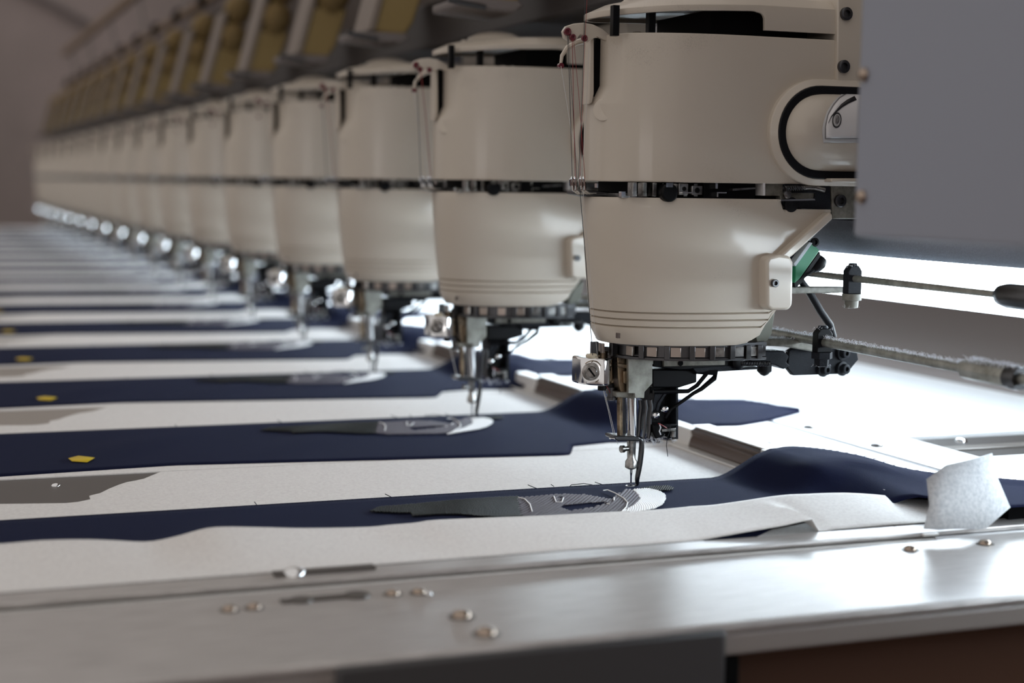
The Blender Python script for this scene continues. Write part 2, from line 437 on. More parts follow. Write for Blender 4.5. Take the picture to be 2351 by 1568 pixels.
    decal([(212,1948,1975),(226,1926,1975),(242,1913,1975),(263,1901,1975),(290,1895,1975),(317,1895,1975)], .0011, 'label', 'sticker_face', bl)
    eb = [(225,1962),(233,1945),(243,1930),(256,1917),(268,1906),(283,1899)]
    mb = MB(); W_ = [5.5,5,4,2.4,1.2,.5]
    r1 = wrap([(x-w*.5, y-w*.8) for (y, x), w in zip(eb, W_)], .0015); r2 = wrap([(x+w*.4, y+w*.8) for (y, x), w in zip(eb, W_)], .0015)
    mb.grid([r1, r2]).build('brow_mark', 'ink', bl, solid=-.0002)
    def ringd(cx, cy, ra, rb, r_in, off, m, nm):
        A = wrap([(cx+ra*math.cos(t)+2.2*math.sin(-t)*.5, cy+rb*math.sin(t)) for t in [2*PI*i/28 for i in range(28)]], off)
        B = wrap([(cx+ra*r_in*math.cos(t)+2.2*r_in*math.sin(-t)*.5, cy+rb*r_in*math.sin(t)) for t in [2*PI*i/28 for i in range(28)]], off)
        MB().grid([A, B], closed=True).build(nm, m, bl, solid=-.0002)
    ringd(1919, 276, 10.5, 18, .80, .0015, 'ink', 'eye_mark_ring'); ringd(1919, 276, 8.2, 14.2, .82, .0015, 'labelg', 'eye_mark_inner_ring')
    ringd(1920, 275, 5.0, 10.5, .02, .0015, 'inkg', 'eye_mark_pupil')
    # --- toothed needle ring under the cover
    nr = MB()
    def ringpts(sc_, z, xr): return [(x, y, z) for x, y in plan(sc_, xr, 26)]
    nr.grid([ringpts(.80,.1195,.090), ringpts(.80,.1165,.090), ringpts(.76,.1162,.090), ringpts(.76,.1085,.090), ringpts(.79,.1080,.090), ringpts(.79,.1060,.090), ringpts(.70,.1055,.090)])
    nring = nr.build('needle_ring', 'dsteel', R)
    def arc_pos(px, y=0):
        x = qy(px, 806, -.05).x; a = (XM-XF)*.80; b = BY*.88
        if x >= XM: return x, -b, 0
        u = min(1, (XM-x)/a); yy = -b*(1-u**2.25)**(1/2.25)
        return x, yy, math.atan2(-(yy), (XM-x))
    for px in (1424,1462,1497,1541,1590,1632,1676,1712,1738):
        x, y, an = arc_pos(px)
        nx, ny = (-(XM-x)/.083**2 if x < XM else 0), y/.05**2; l = math.hypot(nx, ny) or 1; nx /= l; ny /= l
        ang = math.atan2(ny, nx)
        rot = Matrix.Rotation(ang, 3, 'Z')
        MB().box((x-.002,y-.0021,.1070), (x+.0035,y+.0021,.1178), rot).build('ring_tooth', 'dsteel', nring, bevel=.0004)
        x2, y2, _ = arc_pos(px+19)
        if px < 1730: MB().box((x2-.0015,y2-.0040,.1090), (x2+.0010,y2+.0040,.1165), rot).build('needle_seat', 'seat' if px < 1600 else 'steel', nring, bevel=.0003)
    # --- chrome tension block
    tb = MB()
    zl_, zh_ = qy(1375,884,-.012).z, qy(1375,822,-.012).z
    xa, xb, xm = qy(1337,850,-.010).x, qy(1417,850,-.014).x, qy(1376,850,-.018).x
    pl_ = [(xa,.012),(xa,-.003),(xa+.0015,-.010),(xa+.005,-.0140),(xm-.001,-.0175)]
    pl_ += [(xm+(xb-xm)*k/9, -.0175-.0035*math.sin(PI*(k/9)**.8)+.009*(k/9)**1.5) for k in range(1,10)]+[(xb,.012)]
    rs_ = []
    for k in range(7):
        f = k/6; zz = zl_+(zh_-zl_)*f; q = -.0003*f-.0012*f*f
        rs_.append([(x, y-(q if y < .011 else 0), zz) for x, y in pl_])
    tb.rings(rs_)
    chrome = tb.build('tension_block', 'chrome', R, bevel=.0016)
    kn = MB(); pk = qy(1356,853,-.0150)
    kn.lathe(pk, (-.30,-1,0), [(0,.0066),(.0012,.0070),(.0016,.0046),(.0034,.0046),(.0042,.0040)], 24)
    knob = kn.build('tension_knob', 'steel', chrome)
    MB().box((pk.x-.0052,pk.y-.0050,pk.z-.0006), (pk.x+.0030,pk.y-.0040,pk.z+.0006), Matrix.Rotation(.9,3,'Y')).build('screw_slot', 'void', knob)
    cs = MB(); cs.tube([pk+Vector((.0086*math.cos(t),-.0025,.0086*math.sin(t))) for t in [-1.2+.25*i for i in range(15)]], .0004, 5); cs.build('check_spring', 'brass', chrome)
    for a, b in ((1361,823),(1375,828),(1358,817)):
        p = qy(a, b, -.008); MB().lathe(p-Vector((0,0,.0012)), (0,0,1), [(0,.0044),(.0018,.0046),(.0030,.0036),(.0030,.0016),(.001,.0012)], 18).build('thread_eyelet', 'ceram', chrome)
    p = qy(1383,822,.002); MB().lathe(p, (0,0,1), [(-.002,.0042),(.0055,.0042),(.0058,.0034),(.0058,.0018),(.003,.0016)], 18).build('socket_bolt', 'brass', chrome)
    p = qy(1382,884,-.006); MB().cyl(p, p-Vector((0,0,.0040)), .0034, 14).build('outlet_bush', 'black', chrome)
    # --- needle carrier
    nc = MB()
    nc.prism(PX([(1417,813),(1448,813),(1448,905),(1443,912),(1443,905),(1425,902),(1420,880)], -.010), -.010, .012)
    car = nc.build('needle_carrier', 'brass', R, bevel=.0008)
    MB().prism(PX([(1405,800),(1420,800),(1420,905),(1412,905),(1405,880)], 0), 0, .016).build('carrier_web', 'black', car, bevel=.0006)
    pxprism([(1418,833),(1446,838),(1446,848),(1418,842)], -.013, -.009).build('clamp_strap', 'brass', car, bevel=.0005)
    pxprism([(1432,852),(1446,852),(1446,884),(1432,880)], -.013, -.009).build('clamp_block', 'brass', car, bevel=.0005)
    pxprism([(1443,815),(1500,815),(1500,836),(1498,836),(1498,880),(1480,900),(1479,914),(1458,914),(1457,903),(1443,903)], -.0165, -.0125).build('mount_plate', 'zinc', R, bevel=.0006)
    pxprism([(1414,900),(1444,900),(1457,904),(1457,918),(1445,914),(1416,912)], -.011, .010).build('lower_bracket', 'olive', car, bevel=.0006)
    MB().cyl(qy(1404,889,0), qy(1404,912,0), .0036, 12).lathe(qy(1403,912,0), (0,0,-1), [(0,.0048),(.0018,.0048),(.0024,.002)], 16).build('guide_screw', 'dsteel', car)
    for a, r in ((1421,.0018),(1426,.0010)): MB().cyl(qy(a,905,-.004), qy(a+1,1003,-.004), r, 12).build('guide_rod', 'brass', car)
    MB().cyl(qy(1450,910,-.004), qy(1451,1004,-.004), .0041, 20).build('needle_bar', 'chrome', R)
    MB().prism(PX([(1432,905),(1436,905),(1438,1000),(1432,1000)], .004), .004, .008).build('rear_guide', 'dsteel', car)
    fl = pxprism([(1407,1002),(1412,1000),(1465,1002),(1472,1006),(1470,1013),(1420,1012),(1408,1008)], -.010, .006).build('foot_plate', 'dsteel', R, bevel=.0008)
    MB().tube([qy(1408,1006,-.008)+Vector((.0028*math.cos(t),.0028*math.sin(t),0)) for t in [2*PI*i/14 for i in range(15)]], .0006, 6).build('guide_loop', 'chrome', fl)
    nb = MB(); a = qy(1450,1010,-.002); b = qy(1449,1078,-.002); L = (a-b).length
    nb.lathe(a, b-a, [(0,.0036),(L*.40,.0034),(L*.62,.0033),(L*.72,.0048),(L*.92,.0050),(L*.97,.0032),(L,.0014)], 20)
    clampo = nb.build('needle_clamp', 'steel', R)
    p = qy(1434,1030,-.002); MB().lathe(p+Vector((.003,0,0)), (-1,-.2,0), [(0,.0020),(.004,.0020),(.0042,.0030),(.0068,.0030),(.007,.001)], 12).build('clamp_screw', 'steel', clampo)
    nd = MB(); a = qy(1449,1068,0); b = Vector((.0002,0,-.0008)); L = (a-b).length
    nd.lathe(a, b-a, [(0,.0013),(L*.35,.0011),(L*.45,.00075),(L*.9,.0006),(L,.0001)], 10); nd.build('needle', 'chrome', R)
    # presser foot arm
    pf = MB(); path = [(1459,1004),(1472,1006),(1474,1020),(1471,1050),(1467,1080),(1461,1103),(1454,1115),(1448,1119)]
    P3 = [qy(a_, b_, -.003) for a_, b_ in path]; P3[-1] = Vector((.002,-.0015,.0012)); P3[-2] = Vector((.0055,-.002,.0030))
    foot = pf.tube(P3, [.0018,.0022,.0024,.0024,.0023,.0020,.0017,.0012], 10).build('presser_foot', 'dsteel', R, sub=1)
    MB().tube([Vector((-.0005+.0033*math.cos(t),-.0005+.0033*math.sin(t),.0013)) for t in [2*PI*i/18 for i in range(19)]], .0009, 8).build('foot_ring', 'steel', foot)
    # springs / bars right of the needle bar
    bars = MB()
    for px0, px1, yy in ((1466,1474,-.004),(1478,1486,-.006),(1490,1500,-.003)):
        bars.tube([qy(px0+3,918,yy), qy(px0+5,935,yy), qy(px0+2,960,yy), qy(px0+1,990,yy), qy(px0-2,1006,yy)], .0016, 8)
    bars.build('foot_bar', 'dsteel', R)
    # --- thread trimmer box
    tr = MB()
    tr.prism(PX([(1492,885),(1556,882),(1556,1008),(1535,1008),(1530,1002),(1500,1002),(1492,990)], .004), .004, .022)
    trim = tr.build('trimmer_body', 'black', R, bevel=.0006)
    pxprism([(1503,905),(1524,896),(1526,900),(1508,935),(1500,945),(1497,938)], -.004, .006).build('folded_plate', 'bplate', trim, bevel=.0005)
    pxprism([(1530,895),(1536,897),(1518,925),(1512,945),(1506,942),(1510,925)], -.005, .004).build('folded_plate', 'bplate', trim, bevel=.0005)
    pxprism([(1552,882),(1557,882),(1557,1008),(1552,1008)], -.006, .020).build('side_edge', 'bplate', trim)
    pxprism([(1498,975),(1555,972),(1555,980),(1530,984),(1525,1002),(1506,1008),(1500,995)], -.007, .006).build('trimmer_jaw', 'black', trim, bevel=.001)
    pxprism([(1520,985),(1552,982),(1552,990),(1520,992)], -.0085, -.004).build('jaw_bar', 'steel', trim, bevel=.0004)
    MB().cyl(qy(1545,990,-.008), qy(1545,1003,-.008), .0022, 12).build('jaw_pin', 'steel', trim)
    for a, b in ((1505,953),(1526,939)):
        MB().bump(qy(a,b,-.004), (-.15,-1,.1), .0034, .0028).build('dome_screw', 'chrome', trim)
    th = MB(); th.tube([qy(1511,972,-.009), qy(1520,976,-.010), qy(1531,983,-.009)], .00045, 5); th.build('red_thread_end', 't_red', trim)
    th = MB(); th.tube([qy(1514,972,-.009), qy(1517,982,-.010), qy(1514,990,-.010), qy(1517,998,-.010)], .0006, 5); th.tube([qy(1495,1010,.0), qy(1500,1016,.0), qy(1502,1022,.0)], .0006, 5); th.build('white_thread_end', 'lint', trim)
    th = MB(); th.tube([qy(1531,974,-.009), qy(1539,978,-.010), qy(1538,990,-.010), qy(1532,1005,-.009), qy(1530,1022,-.008), qy(1533,1048,-.008)], .0003, 5); th.build('dark_thread_end', 't_black', trim)
    lt_ = MB()
    for k in range(60):
        a = random.uniform(1472,1552); b = 1000+random.uniform(0,14); p = qy(a, b, random.uniform(-.002,.01))
        lt_.tube([p, p+Vector((random.uniform(-.002,.002),random.uniform(-.002,.002),random.uniform(-.003,.001))), p+Vector((random.uniform(-.003,.003),0,random.uniform(-.003,.002)))], .0002, 4)
    tag(lt_.build('lint', 'lint', trim), kind='stuff')
    # --- cross arm and rear link plate
    ar = MB()
    ar.prism(PX([(1500,822),(1690,822),(1760,812),(1760,836),(1640,846),(1560,850),(1500,842)], -.012), -.012, .012)
    arm = ar.build('cross_arm', 'black', R, bevel=.0008)
    pxprism([(1524,825),(1665,822),(1665,838),(1524,842)], -.0145, -.011).build('gib_plate', 'olive', arm, bevel=.0005)
    MB().lathe(qy(1562,834,-.0146), (0,-1,0), [(0,.0022),(.0006,.0022)], 14).build('gib_hole', 'void', arm)
    pxprism([(1498,848),(1600,850),(1600,878),(1560,890),(1498,890)], -.008, .016).build('hinge_block', 'black', arm, bevel=.001)
    tt = MB(); tt.tube([qy(1596,852,-.01), qy(1645,855,-.012), qy(1640,868,-.012), qy(1610,893,-.010), qy(1592,903,-.009), qy(1540,940,-.006), qy(1528,960,-.006)], [.0022,.0026,.0022,.0018,.0015,.0013,.0010], 8)
    tt.tube([qy(1622,858,-.010), qy(1600,885,-.008), qy(1580,898,-.008), qy(1500,900,-.006)], .0018, 8); tt.build('control_lever', 'black', arm)
    pxprism([(1590,845),(1690,838),(1700,845),(1740,842),(1740,848),(1600,856)], -.013, .0).build('lower_strip', 'bplate', arm, bevel=.0005)
    for a in (1692,): MB().lathe(qy(a,832,-.013), (0,-1,0), [(0,.0055),(.003,.0055),(.004,.004),(.0042,.002)], 16).build('spring_boss', 'black', arm)
    sp = MB(); p0 = qy(1700,834,-.016); p1 = qy(1768,835,-.016)
    sp.tube([p0.lerp(p1, i/220)+Vector((0,.0019*math.cos(i*.85),.0019*math.sin(i*.85))) for i in range(221)], .00038, 5).build('coil_spring', 'dsteel', arm)
    pxprism([(1722,812),(1740,806),(1800,806),(1812,818),(1806,832),(1815,840),(1800,848),(1780,838),(1724,832)], -.014, .004).build('dusty_link', 'bplate', arm, bevel=.001)
    MB().lathe(qy(1755,838,-.004), (0,0,-1), [(0,.0060),(.005,.0060),(.0065,.0045),(.008,.003),(.009,.0008)], 18).build('rubber_foot', 'rubber', arm)
    lp = pxprism([(1812,806),(1822,800),(1955,800),(1968,806),(1971,826),(1944,858),(1822,862),(1808,845)], -.010, -.004).build('link_plate', 'bplate', R, bevel=.0006)
    for a, b in ((1888,848),(1932,846),(1932,810)):
        bo = MB().lathe(qy(a,b,-.010), (.25,-1,0), [(0,.0060),(.0018,.0060),(.0022,.0042),(.0060,.0040),(.0064,.0034),(.0064,.0020),(.004,.0018),(.004,.0001)], 18).build('socket_bolt', 'bplate', lp)
    # linkage arm from ring to rod clamp
    pxprism([(1752,778),(1800,778),(1880,786),(1905,792),(1908,806),(1868,808),(1800,796),(1752,794)], -.020, .008).build('link_arm', 'olive', R, bevel=.0012)
    pxprism([(1752,740),(1779,712),(1779,716),(1772,766),(1762,782),(1738,786),(1735,775)], -.030, .020).build('rear_gusset', 'dolive', R, bevel=.0008)
    pxprism([(1735,783),(1755,783),(1755,812),(1735,812)], -.024, -.010).build('ring_end_block', 'dsteel', R, bevel=.0006)
    # dust on link arm
    du = MB()
    for k in range(260):
        a = random.uniform(1740,1905); b = lerp([(1740,786),(1800,775),(1880,784),(1905,790)], a)+random.uniform(-1,3); p = qy(a, b, random.uniform(-.018,.005))
        du.tube([p, p+Vector((random.uniform(-.002,.002),random.uniform(-.001,.001),random.uniform(.0003,.0018)))], .00022, 4)
    for k in range(120):
        a = random.uniform(1722,1810); p = qy(a, 808+random.uniform(-1,2), random.uniform(-.012,0))
        du.tube([p, p+Vector((random.uniform(-.002,.002),random.uniform(-.001,.001),random.uniform(.0003,.0014)))], .00022, 4)
    tag(du.build('lint', 'lint', R), kind='stuff')
    # arm carrying the upper rod
    ua = pxprism([(1800,658),(1942,659),(1965,660),(1976,668),(1972,680),(1942,672),(1820,674),(1800,676)], -.004, .010).build('upper_link_arm', 'olive', R, bevel=.001)
    # --- sensor board under the flange
    a = qy(1828,600,-.052)
    sb = MB().prism(PX([(1826,610),(1865,558),(1882,575),(1836,640),(1825,650),(1826,640)], -.050), -.050, -.030).build('sensor_board', 'green', R, bevel=.0005)
    pxprism([(1822,606),(1858,556),(1866,558),(1827,612)], -.054, -.028).build('board_clip', 'housing', sb, bevel=.0004)
    pxprism([(1806,586),(1850,550),(1862,554),(1822,608),(1815,600)], -.046, -.026).build('board_housing', 'bplate', sb, bevel=.0006)
    pxprism([(1824,648),(1838,641),(1882,578),(1884,588),(1840,650),(1826,660)], -.046, -.030).build('board_edge', 'black', sb)
    MB().lathe(qy(1869,556,-.048), (0,-1,0), [(0,.0035),(.002,.0035),(.0022,.002),(.0005,.0018)], 16).build('board_screw', 'black', sb)
    MB().tube([qy(1826,654,-.04), qy(1840,636,-.036), qy(1862,622,-.034), qy(1872,612,-.032)], .0022, 8).lathe(qy(1872,612,-.032), (.7,0,.7), [(-.004,.003),(0,.0055),(.005,.0062),(.009,.0045),(.010,.002)], 12).build('cable_boot', 'rubber', sb)
    MB().tube([qy(1835,640,.0), qy(1858,670,.0), qy(1884,715,.0), qy(1905,745,.0), qy(1913,775,.0)], .0031, 10).build('cable', 'rubber', R)
    # --- thread-lever fan over the nose
    w = MB()
    w.prism(PX([(1292,72),(1300,60),(1318,54),(1340,52),(1362,56),(1384,66),(1404,82),(1404,92),(1392,94),(1372,84),(1356,92),(1350,98),(1346,82),(1332,80),(1322,94),(1312,98),(1296,88)], -.012), -.012, -.008)
    fan = w.build('guide_fan', 'beige_fl', R, bevel=.0006)
    for a, b, r in ((1302,73,.0031),(1314,86,.0027),(1341,88,.0026)):
        MB().lathe(qy(a,b,-.0122), (0,-1,0), [(0,r),(.0012,r),(.0018,r*.8),(.0016,r*.4),(.0006,r*.35),(.0006,.0001)], 18).build('guide_eyelet', 'eyelet', fan)
    lv = MB(); P = [(1287,150),(1290,128),(1302,110),(1322,98),(1345,92)]
    lv.tube([qy(a,b,.018) for a, b in P], [.0012,.0016,.002,.0024,.0026], 8)
    lever = lv.build('take_up_lever', 'beige_fl', R); MB().lathe(qy(1287,151,.017), (0,-1,0), [(-.002,.0022),(.002,.0022)], 12).build('lever_eyelet', 'eyelet', lever)
    # chrome hooks under the nose
    for a in (1311,1318,1331,1338):
        hk = MB(); hk.tube([qy(a,426,-.010), qy(a-1,412,-.011), qy(a+1,407,-.011), qy(a+4,412,-.011), qy(a+5,436,-.010), qy(a+14,443,-.006), qy(a+46,444,-.004)], .0011, 8)
        hk.build('thread_hook', 'chrome', R)
    pxprism([(1322,438),(1348,436),(1400,440),(1400,450),(1350,452),(1322,446)], -.006, .012).build('hook_plate', 'dsteel', R, bevel=.0006)
    return R
head0 = make_head()
G_HEAD = 'embroidery heads in a long row'
NH = 17
ORD = ['nearest','second','third','fourth','fifth','sixth','seventh','eighth','ninth','tenth','eleventh','twelfth','thirteenth','fourteenth','fifteenth','sixteenth','seventeenth']
LR = ['']*NH
DARK = None
kids = kidmap()
tag(head0, 'beige embroidery head, nearest and sharpest of the row, white eye sticker on its bulge', 'sewing head', G_HEAD)
for n in range(1, NH):
    h = copy_tree(head0, None, kids); h.location = (0, n*SP, 0)
    lab = 'beige embroidery head, %s from the near end of the row' % ORD[n]
    if n == NH-1: lab = 'beige embroidery head at the far end of the row, last before the wall'
    tag(h, lab+('' if n > 3 else ', slightly out of focus'), 'sewing head', G_HEAD)
    if n:                                          # the other heads carry a dark motor label instead of the sticker
        for c in list(h.children):
            if c.name.startswith('motor_bulge'):
                if DARK is None: DARK = c.data.copy(); DARK.materials[0] = MT['rubber']
                c.data = DARK
                for d in list(c.children):
                    nm = d.name.split('.')[0]
                    if nm == 'sticker_face':
                        d.data = d.data.copy(); d.data.materials[0] = MT['ink']
                    elif nm in ('brow_mark','eye_mark_ring','eye_mark_inner_ring','eye_mark_pupil'):
                        bpy.data.objects.remove(d)

# ------------------------------------------------------------------ cloth, backing and embroidery
ZT = .016                                # level of the table plates beside the frame
hump_px = [(1430,1109),(1500,1106),(1540,1103),(1600,1104),(1650,1093),(1700,1066),(1740,1041),(1790,1027),(1850,1026),(1920,1035),(1990,1049),(2060,1071),(2130,1084),(2200,1090),(2300,1096),(2351,1103)]
FARY = .012
FAR0 = [(.150,.012),(.175,-.018),(.200,-.070),(.210,-.098),(.227,-.113),(.262,-.148),(.310,-.175)]
FAR1 = [(.150,.012),(.180,-.018),(.212,-.050),(.274,-.068),(.286,-.100),(.292,-.150)]
def on_edge(a, b):
    p = qy(a, b, FARY)
    for _ in range(30): p = p.lerp(qy(a, b, lerp(FAR0, p.x)), .5)
    return p
H = [(p.x, p.z) for p in (on_edge(a, b) for a, b in hump_px[:-2])]
left_px = [(0,1215),(60,1212),(150,1206),(250,1199),(330,1190),(392,1175),(450,1182),(520,1182),(600,1172),(700,1166),(800,1162),(870,1158),(960,1152),(1060,1143),(1160,1134),(1250,1128),(1330,1122),(1390,1113)]
HL = [(p.x, p.z) for p in (qy(a, b, FARY) for a, b in left_px)]
H = [(-.9,.004),(-.7,.003)]+[(x, max(z, .0018)) for x, z in HL+H]
H = H+[(H[-1][0]+.03, ZT+.003), (.4, ZT+.003)]
def zfar(x): return max(smooth_lerp(H, x), .0018)
CLIP = False
Y_H0 = [(-.9,-.194),(.0,-.194),(.03,-.170),(.08,-.152),(.12,-.146),(.130,-.152),(.152,-.168),(.175,-.205),(.185,-.220),(.31,-.222)]
def ynear(x):
    if CLIP: return lerp(Y_H0, x)
    return lerp([(-.9,-.200),(-.47,-.203),(-.33,-.192),(-.185,-.212),(.000,-.238),(.010,-.236),(.030,-.196),(.07,-.186),(.10,-.192),(.134,-.204),(.192,-.214),(.232,-.196),(.292,-.156)], x)
def yfar(x): return lerp(FAR0 if CLIP else FAR1, x)
def clothz(x, v):                        # v=0 far edge .. 1 near edge
    zf = zfar(x); base = 0.0018 if x < .12 else (.0018+(ZT+.0012-.0018)*min(1,(x-.12)/.03))
    if x > .20: zf = min(zf, ZT+.006)
    if .10 < x < .19 and v < .7:
        b_ = .0235*min(1, (x-.10)/.030, (.19-x)/.03+.4); base = max(base, b_*(1-max(0,(v-.3)/.4)**2))
    return max(base, base+(zf-base)*(1-v)**1.2+.0022*math.sin(x*38+v*5)*math.sin(PI*min(1,v*1.0))**2*(1 if x < .12 else 1.4))
def make_cloth():
    G = []; N, K = 150, 16
    for k in range(K+1):
        v = k/K; row = []
        for i in range(N+1):
            x = -.9+((1.21 if CLIP else 1.192))*(i/N)**.8
            row.append((x, yfar(x)+(ynear(x)-yfar(x))*v, clothz(x, v)))
        G.append(row)
    c = MB().grid(G).build('fabric_piece', 'navy', None, solid=-.0008)
    def surf(x, y):
        v = (y-yfar(x))/(ynear(x)-yfar(x)); return clothz(x, min(max(v,0),1))
    # embroidery: areas traced on the cloth, filled with single stitches
    def poly(pp): return [((q := qz(a, b, .004)).x, q.y) for a, b in pp]
    def inside(x, y, P_):
        r = False
        for i in range(len(P_)):
            x1, y1 = P_[i]; x2, y2 = P_[i-1]
            if (y1 > y) != (y2 > y) and x < (x2-x1)*(y-y1)/(y2-y1)+x1: r = not r
        return r
    def stitches(name, P_, holes, dx, dy, ang, r, m, curve=0, ln=.46):
        mb = MB(); xs = [p[0] for p in P_]; ys = [p[1] for p in P_]
        cx, cy = (min(xs)+max(xs))/2, (min(ys)+max(ys))/2; S = max(max(xs)-min(xs), max(ys)-min(ys))*.75
        na, nb = int(S/dx), int(S/dy); ca, sa = math.cos(ang), math.sin(ang)
        for i in range(-na, na+1):
            for j in range(-nb, nb+1):
                u = (i+(.5 if j % 2 else 0))*dx; w = j*dy+curve*u*u
                x, y = cx+u*ca-w*sa, cy+u*sa+w*ca
                if not inside(x, y, P_) or any(inside(x, y, h) for h in holes): continue
                a2 = ang+2*curve*u+random.uniform(-.06,.06); hx, hy = math.cos(a2)*dx*ln, math.sin(a2)*dx*ln
                z = surf(x, y)+.0011
                mb.tube([(x-hx,y-hy,z), (x-hx*.5,y-hy*.5,z+r*.8), (x+hx*.5,y+hy*.5,z+r*.8), (x+hx,y+hy,z)], [r*.5,r,r,r*.5], 5)
        return mb.build(name, m, c)
    BK = poly([(848,1172),(870,1161),(1000,1151),(1100,1143),(1190,1137),(1192,1158),(1200,1182),(1100,1186),(1040,1184),(948,1186),(942,1176)])
    GR = poly([(1188,1140),(1230,1136),(1290,1132),(1340,1133),(1380,1140),(1405,1144),(1432,1122),(1452,1122),(1466,1138),(1470,1150),(1455,1164),(1425,1178),(1380,1182),(1240,1186),(1196,1180)])
    HO = poly([(1288,1158),(1330,1153),(1385,1150),(1395,1153),(1360,1162),(1310,1170),(1290,1166)])
    HO2 = poly([(1280,1139),(1292,1138),(1286,1146)])
    WH = poly([(1452,1122),(1490,1121),(1512,1128),(1527,1138),(1528,1152),(1520,1163),(1500,1172),(1455,1180),(1415,1186),(1425,1178),(1455,1164),(1470,1150),(1466,1138)])
    BK2 = poly([(1470,1119),(1500,1115),(1535,1114),(1546,1120),(1540,1126),(1512,1127),(1490,1120)])
    stitches('black_embroidery', BK, [], .0026, .0011, 1.3, .00055, 'black_st', 2.0)
    stitches('grey_embroidery', GR, [HO,HO2], .0042, .0020, .15, .00062, 'grey_st', 1.2, .40)
    stitches('white_embroidery', WH, [], .0030, .00085, .9, .0006, 'white_st', 6)
    stitches('dark_tip_embroidery', BK2, [], .0026, .0011, .3, .0005, 'black_st')
    cd = MB()
    for pts in (([(1385,1125),(1395,1124),(1412,1131),(1432,1145),(1441,1157),(1438,1168),(1428,1178)]), ([(1190,1141),(1205,1145),(1217,1157),(1222,1174)]), ([(1272,1139),(1277,1152),(1290,1152),(1294,1142)]), ([(1410,1142),(1410,1150)]), ([(1393,1156),(1400,1157)])):
        cd.tube([(q.x, q.y, surf(q.x, q.y)+.0020) for q in (qz(a, b, .004) for a, b in pts)], .0005, 6)
    cd.build('pale_outline_cord', 'white_st', c)
    # tailor's mark near the lower hem, overlock thread on both edges
    ym = [((q := qz(a, b, .0022)).x, q.y-SP) for a, b in ((157,1056),(180,1051),(218,1055),(200,1064),(165,1062))]
    MB().add([(x, y, surf(x, y)+.0013) for x, y in ym], [list(range(5))]).build('yellow_mark', 'yellow', c, solid=-.0004)
    for e, f in ((yfar, 1), (ynear, -1)):
        ov = MB(); x = -.60
        while x < (.305 if CLIP else .288):
            y = e(x)-.0008*f; z = surf(x, y)-.0003
            ov.tube([(x, y-.003*f, z+.0005), (x+.001, y+.0004*f, z), (x+.0022, y-.003*f, z+.0005)], .0002, 4)
            x += .0038
        ov.build('overlock_stitching', 'navy', c)
    lo = MB()
    for pts in ([(584,1152),(590,1160),(597,1168)], [(884,1134),(900,1142),(918,1146)], [(950,1137),(960,1145)], [(1212,1113),(1226,1119),(1250,1127)], [(1300,1124),(1312,1113),(1340,1110),(1360,1113)], [(1366,1107),(1382,1112)], [(515,1175),(527,1172),(535,1178)], [(250,1198),(262,1190)], [(1265,1112),(1272,1117)]):
        lo.tube([qy(a, b, FARY+.003) for a, b in pts], .00035, 5)
    lo.build('loose_thread', 't_black', c)
    return c
def yedge(n): return None
CLIP = True
cloth0 = make_cloth()
CLIP = False
cloth1 = make_cloth()
kids = kidmap()
tag(cloth0, 'navy fabric piece nearest the camera, sharp embroidery under the nearest needle', 'fabric', 'navy fabric pieces being embroidered')
for n in range(1, NH):
    c = copy_tree(cloth1, None, kids) if n > 1 else cloth1
    c.location = (0, n*SP, 0)
    tag(c, 'navy fabric piece under the %s embroidery head' % ORD[n] + (', yellow diamond mark at left' if n < 4 else ''), 'fabric', 'navy fabric pieces being embroidered')
# white backing between the fabric pieces
def make_backing():
    # outline: right end rounded under the frame, torn hole at left
    out = [(-.9,-.215),(.125,-.215),(.125,.165),(.10,.168),(-.36,.168)]
    L = [qz(a, b, .001) for a, b in ((330,1099),(312,1103),(290,1107),(272,1113),(250,1122),(230,1132),(205,1138),(208,1146),(180,1152),(150,1155),(0,1157))]
    hole = [(p.x, p.y) for p in L]
    out = out[:3]+[(-.345,.168)]+hole+[(-.9,.070)]
    return MB().slab(out, .0, .0010).build('backing_sheet', 'fleece')
bk0 = make_backing()
tag(bk0, 'white nonwoven backing sheet beneath and behind the nearest navy piece, torn at left', 'backing sheet', 'white backing sheets under the fabric')
for n in range(1, NH):
    c = bk0.copy(); COL.objects.link(c); c.location = (0, n*SP, 0)
    tag(c, 'white nonwoven backing sheet behind the %s navy piece from the near end' % ORD[n], 'backing sheet', 'white backing sheets under the fabric')
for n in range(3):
    o = MB().box((-.92,.052+n*SP,-.0005), (-.325,.172+n*SP,-.0001)).build('under_strip', 'slot' if n == 0 else 'tan')  # farther strips get a lighter tan that stands in for glare
    tag(o, 'dark grey metal strip showing through the torn hole of the nearest backing' if n == 0 else 'metal strip with painted-in glare showing through the hole of the %s backing sheet' % ORD[n], 'metal strip')
MB().bump((qz(128,1115,0).x,qz(128,1115,0).y,-.0003), (0,0,1), .0035, .0022).build('strip_screw', 'chrome', bpy.data.objects['under_strip'])
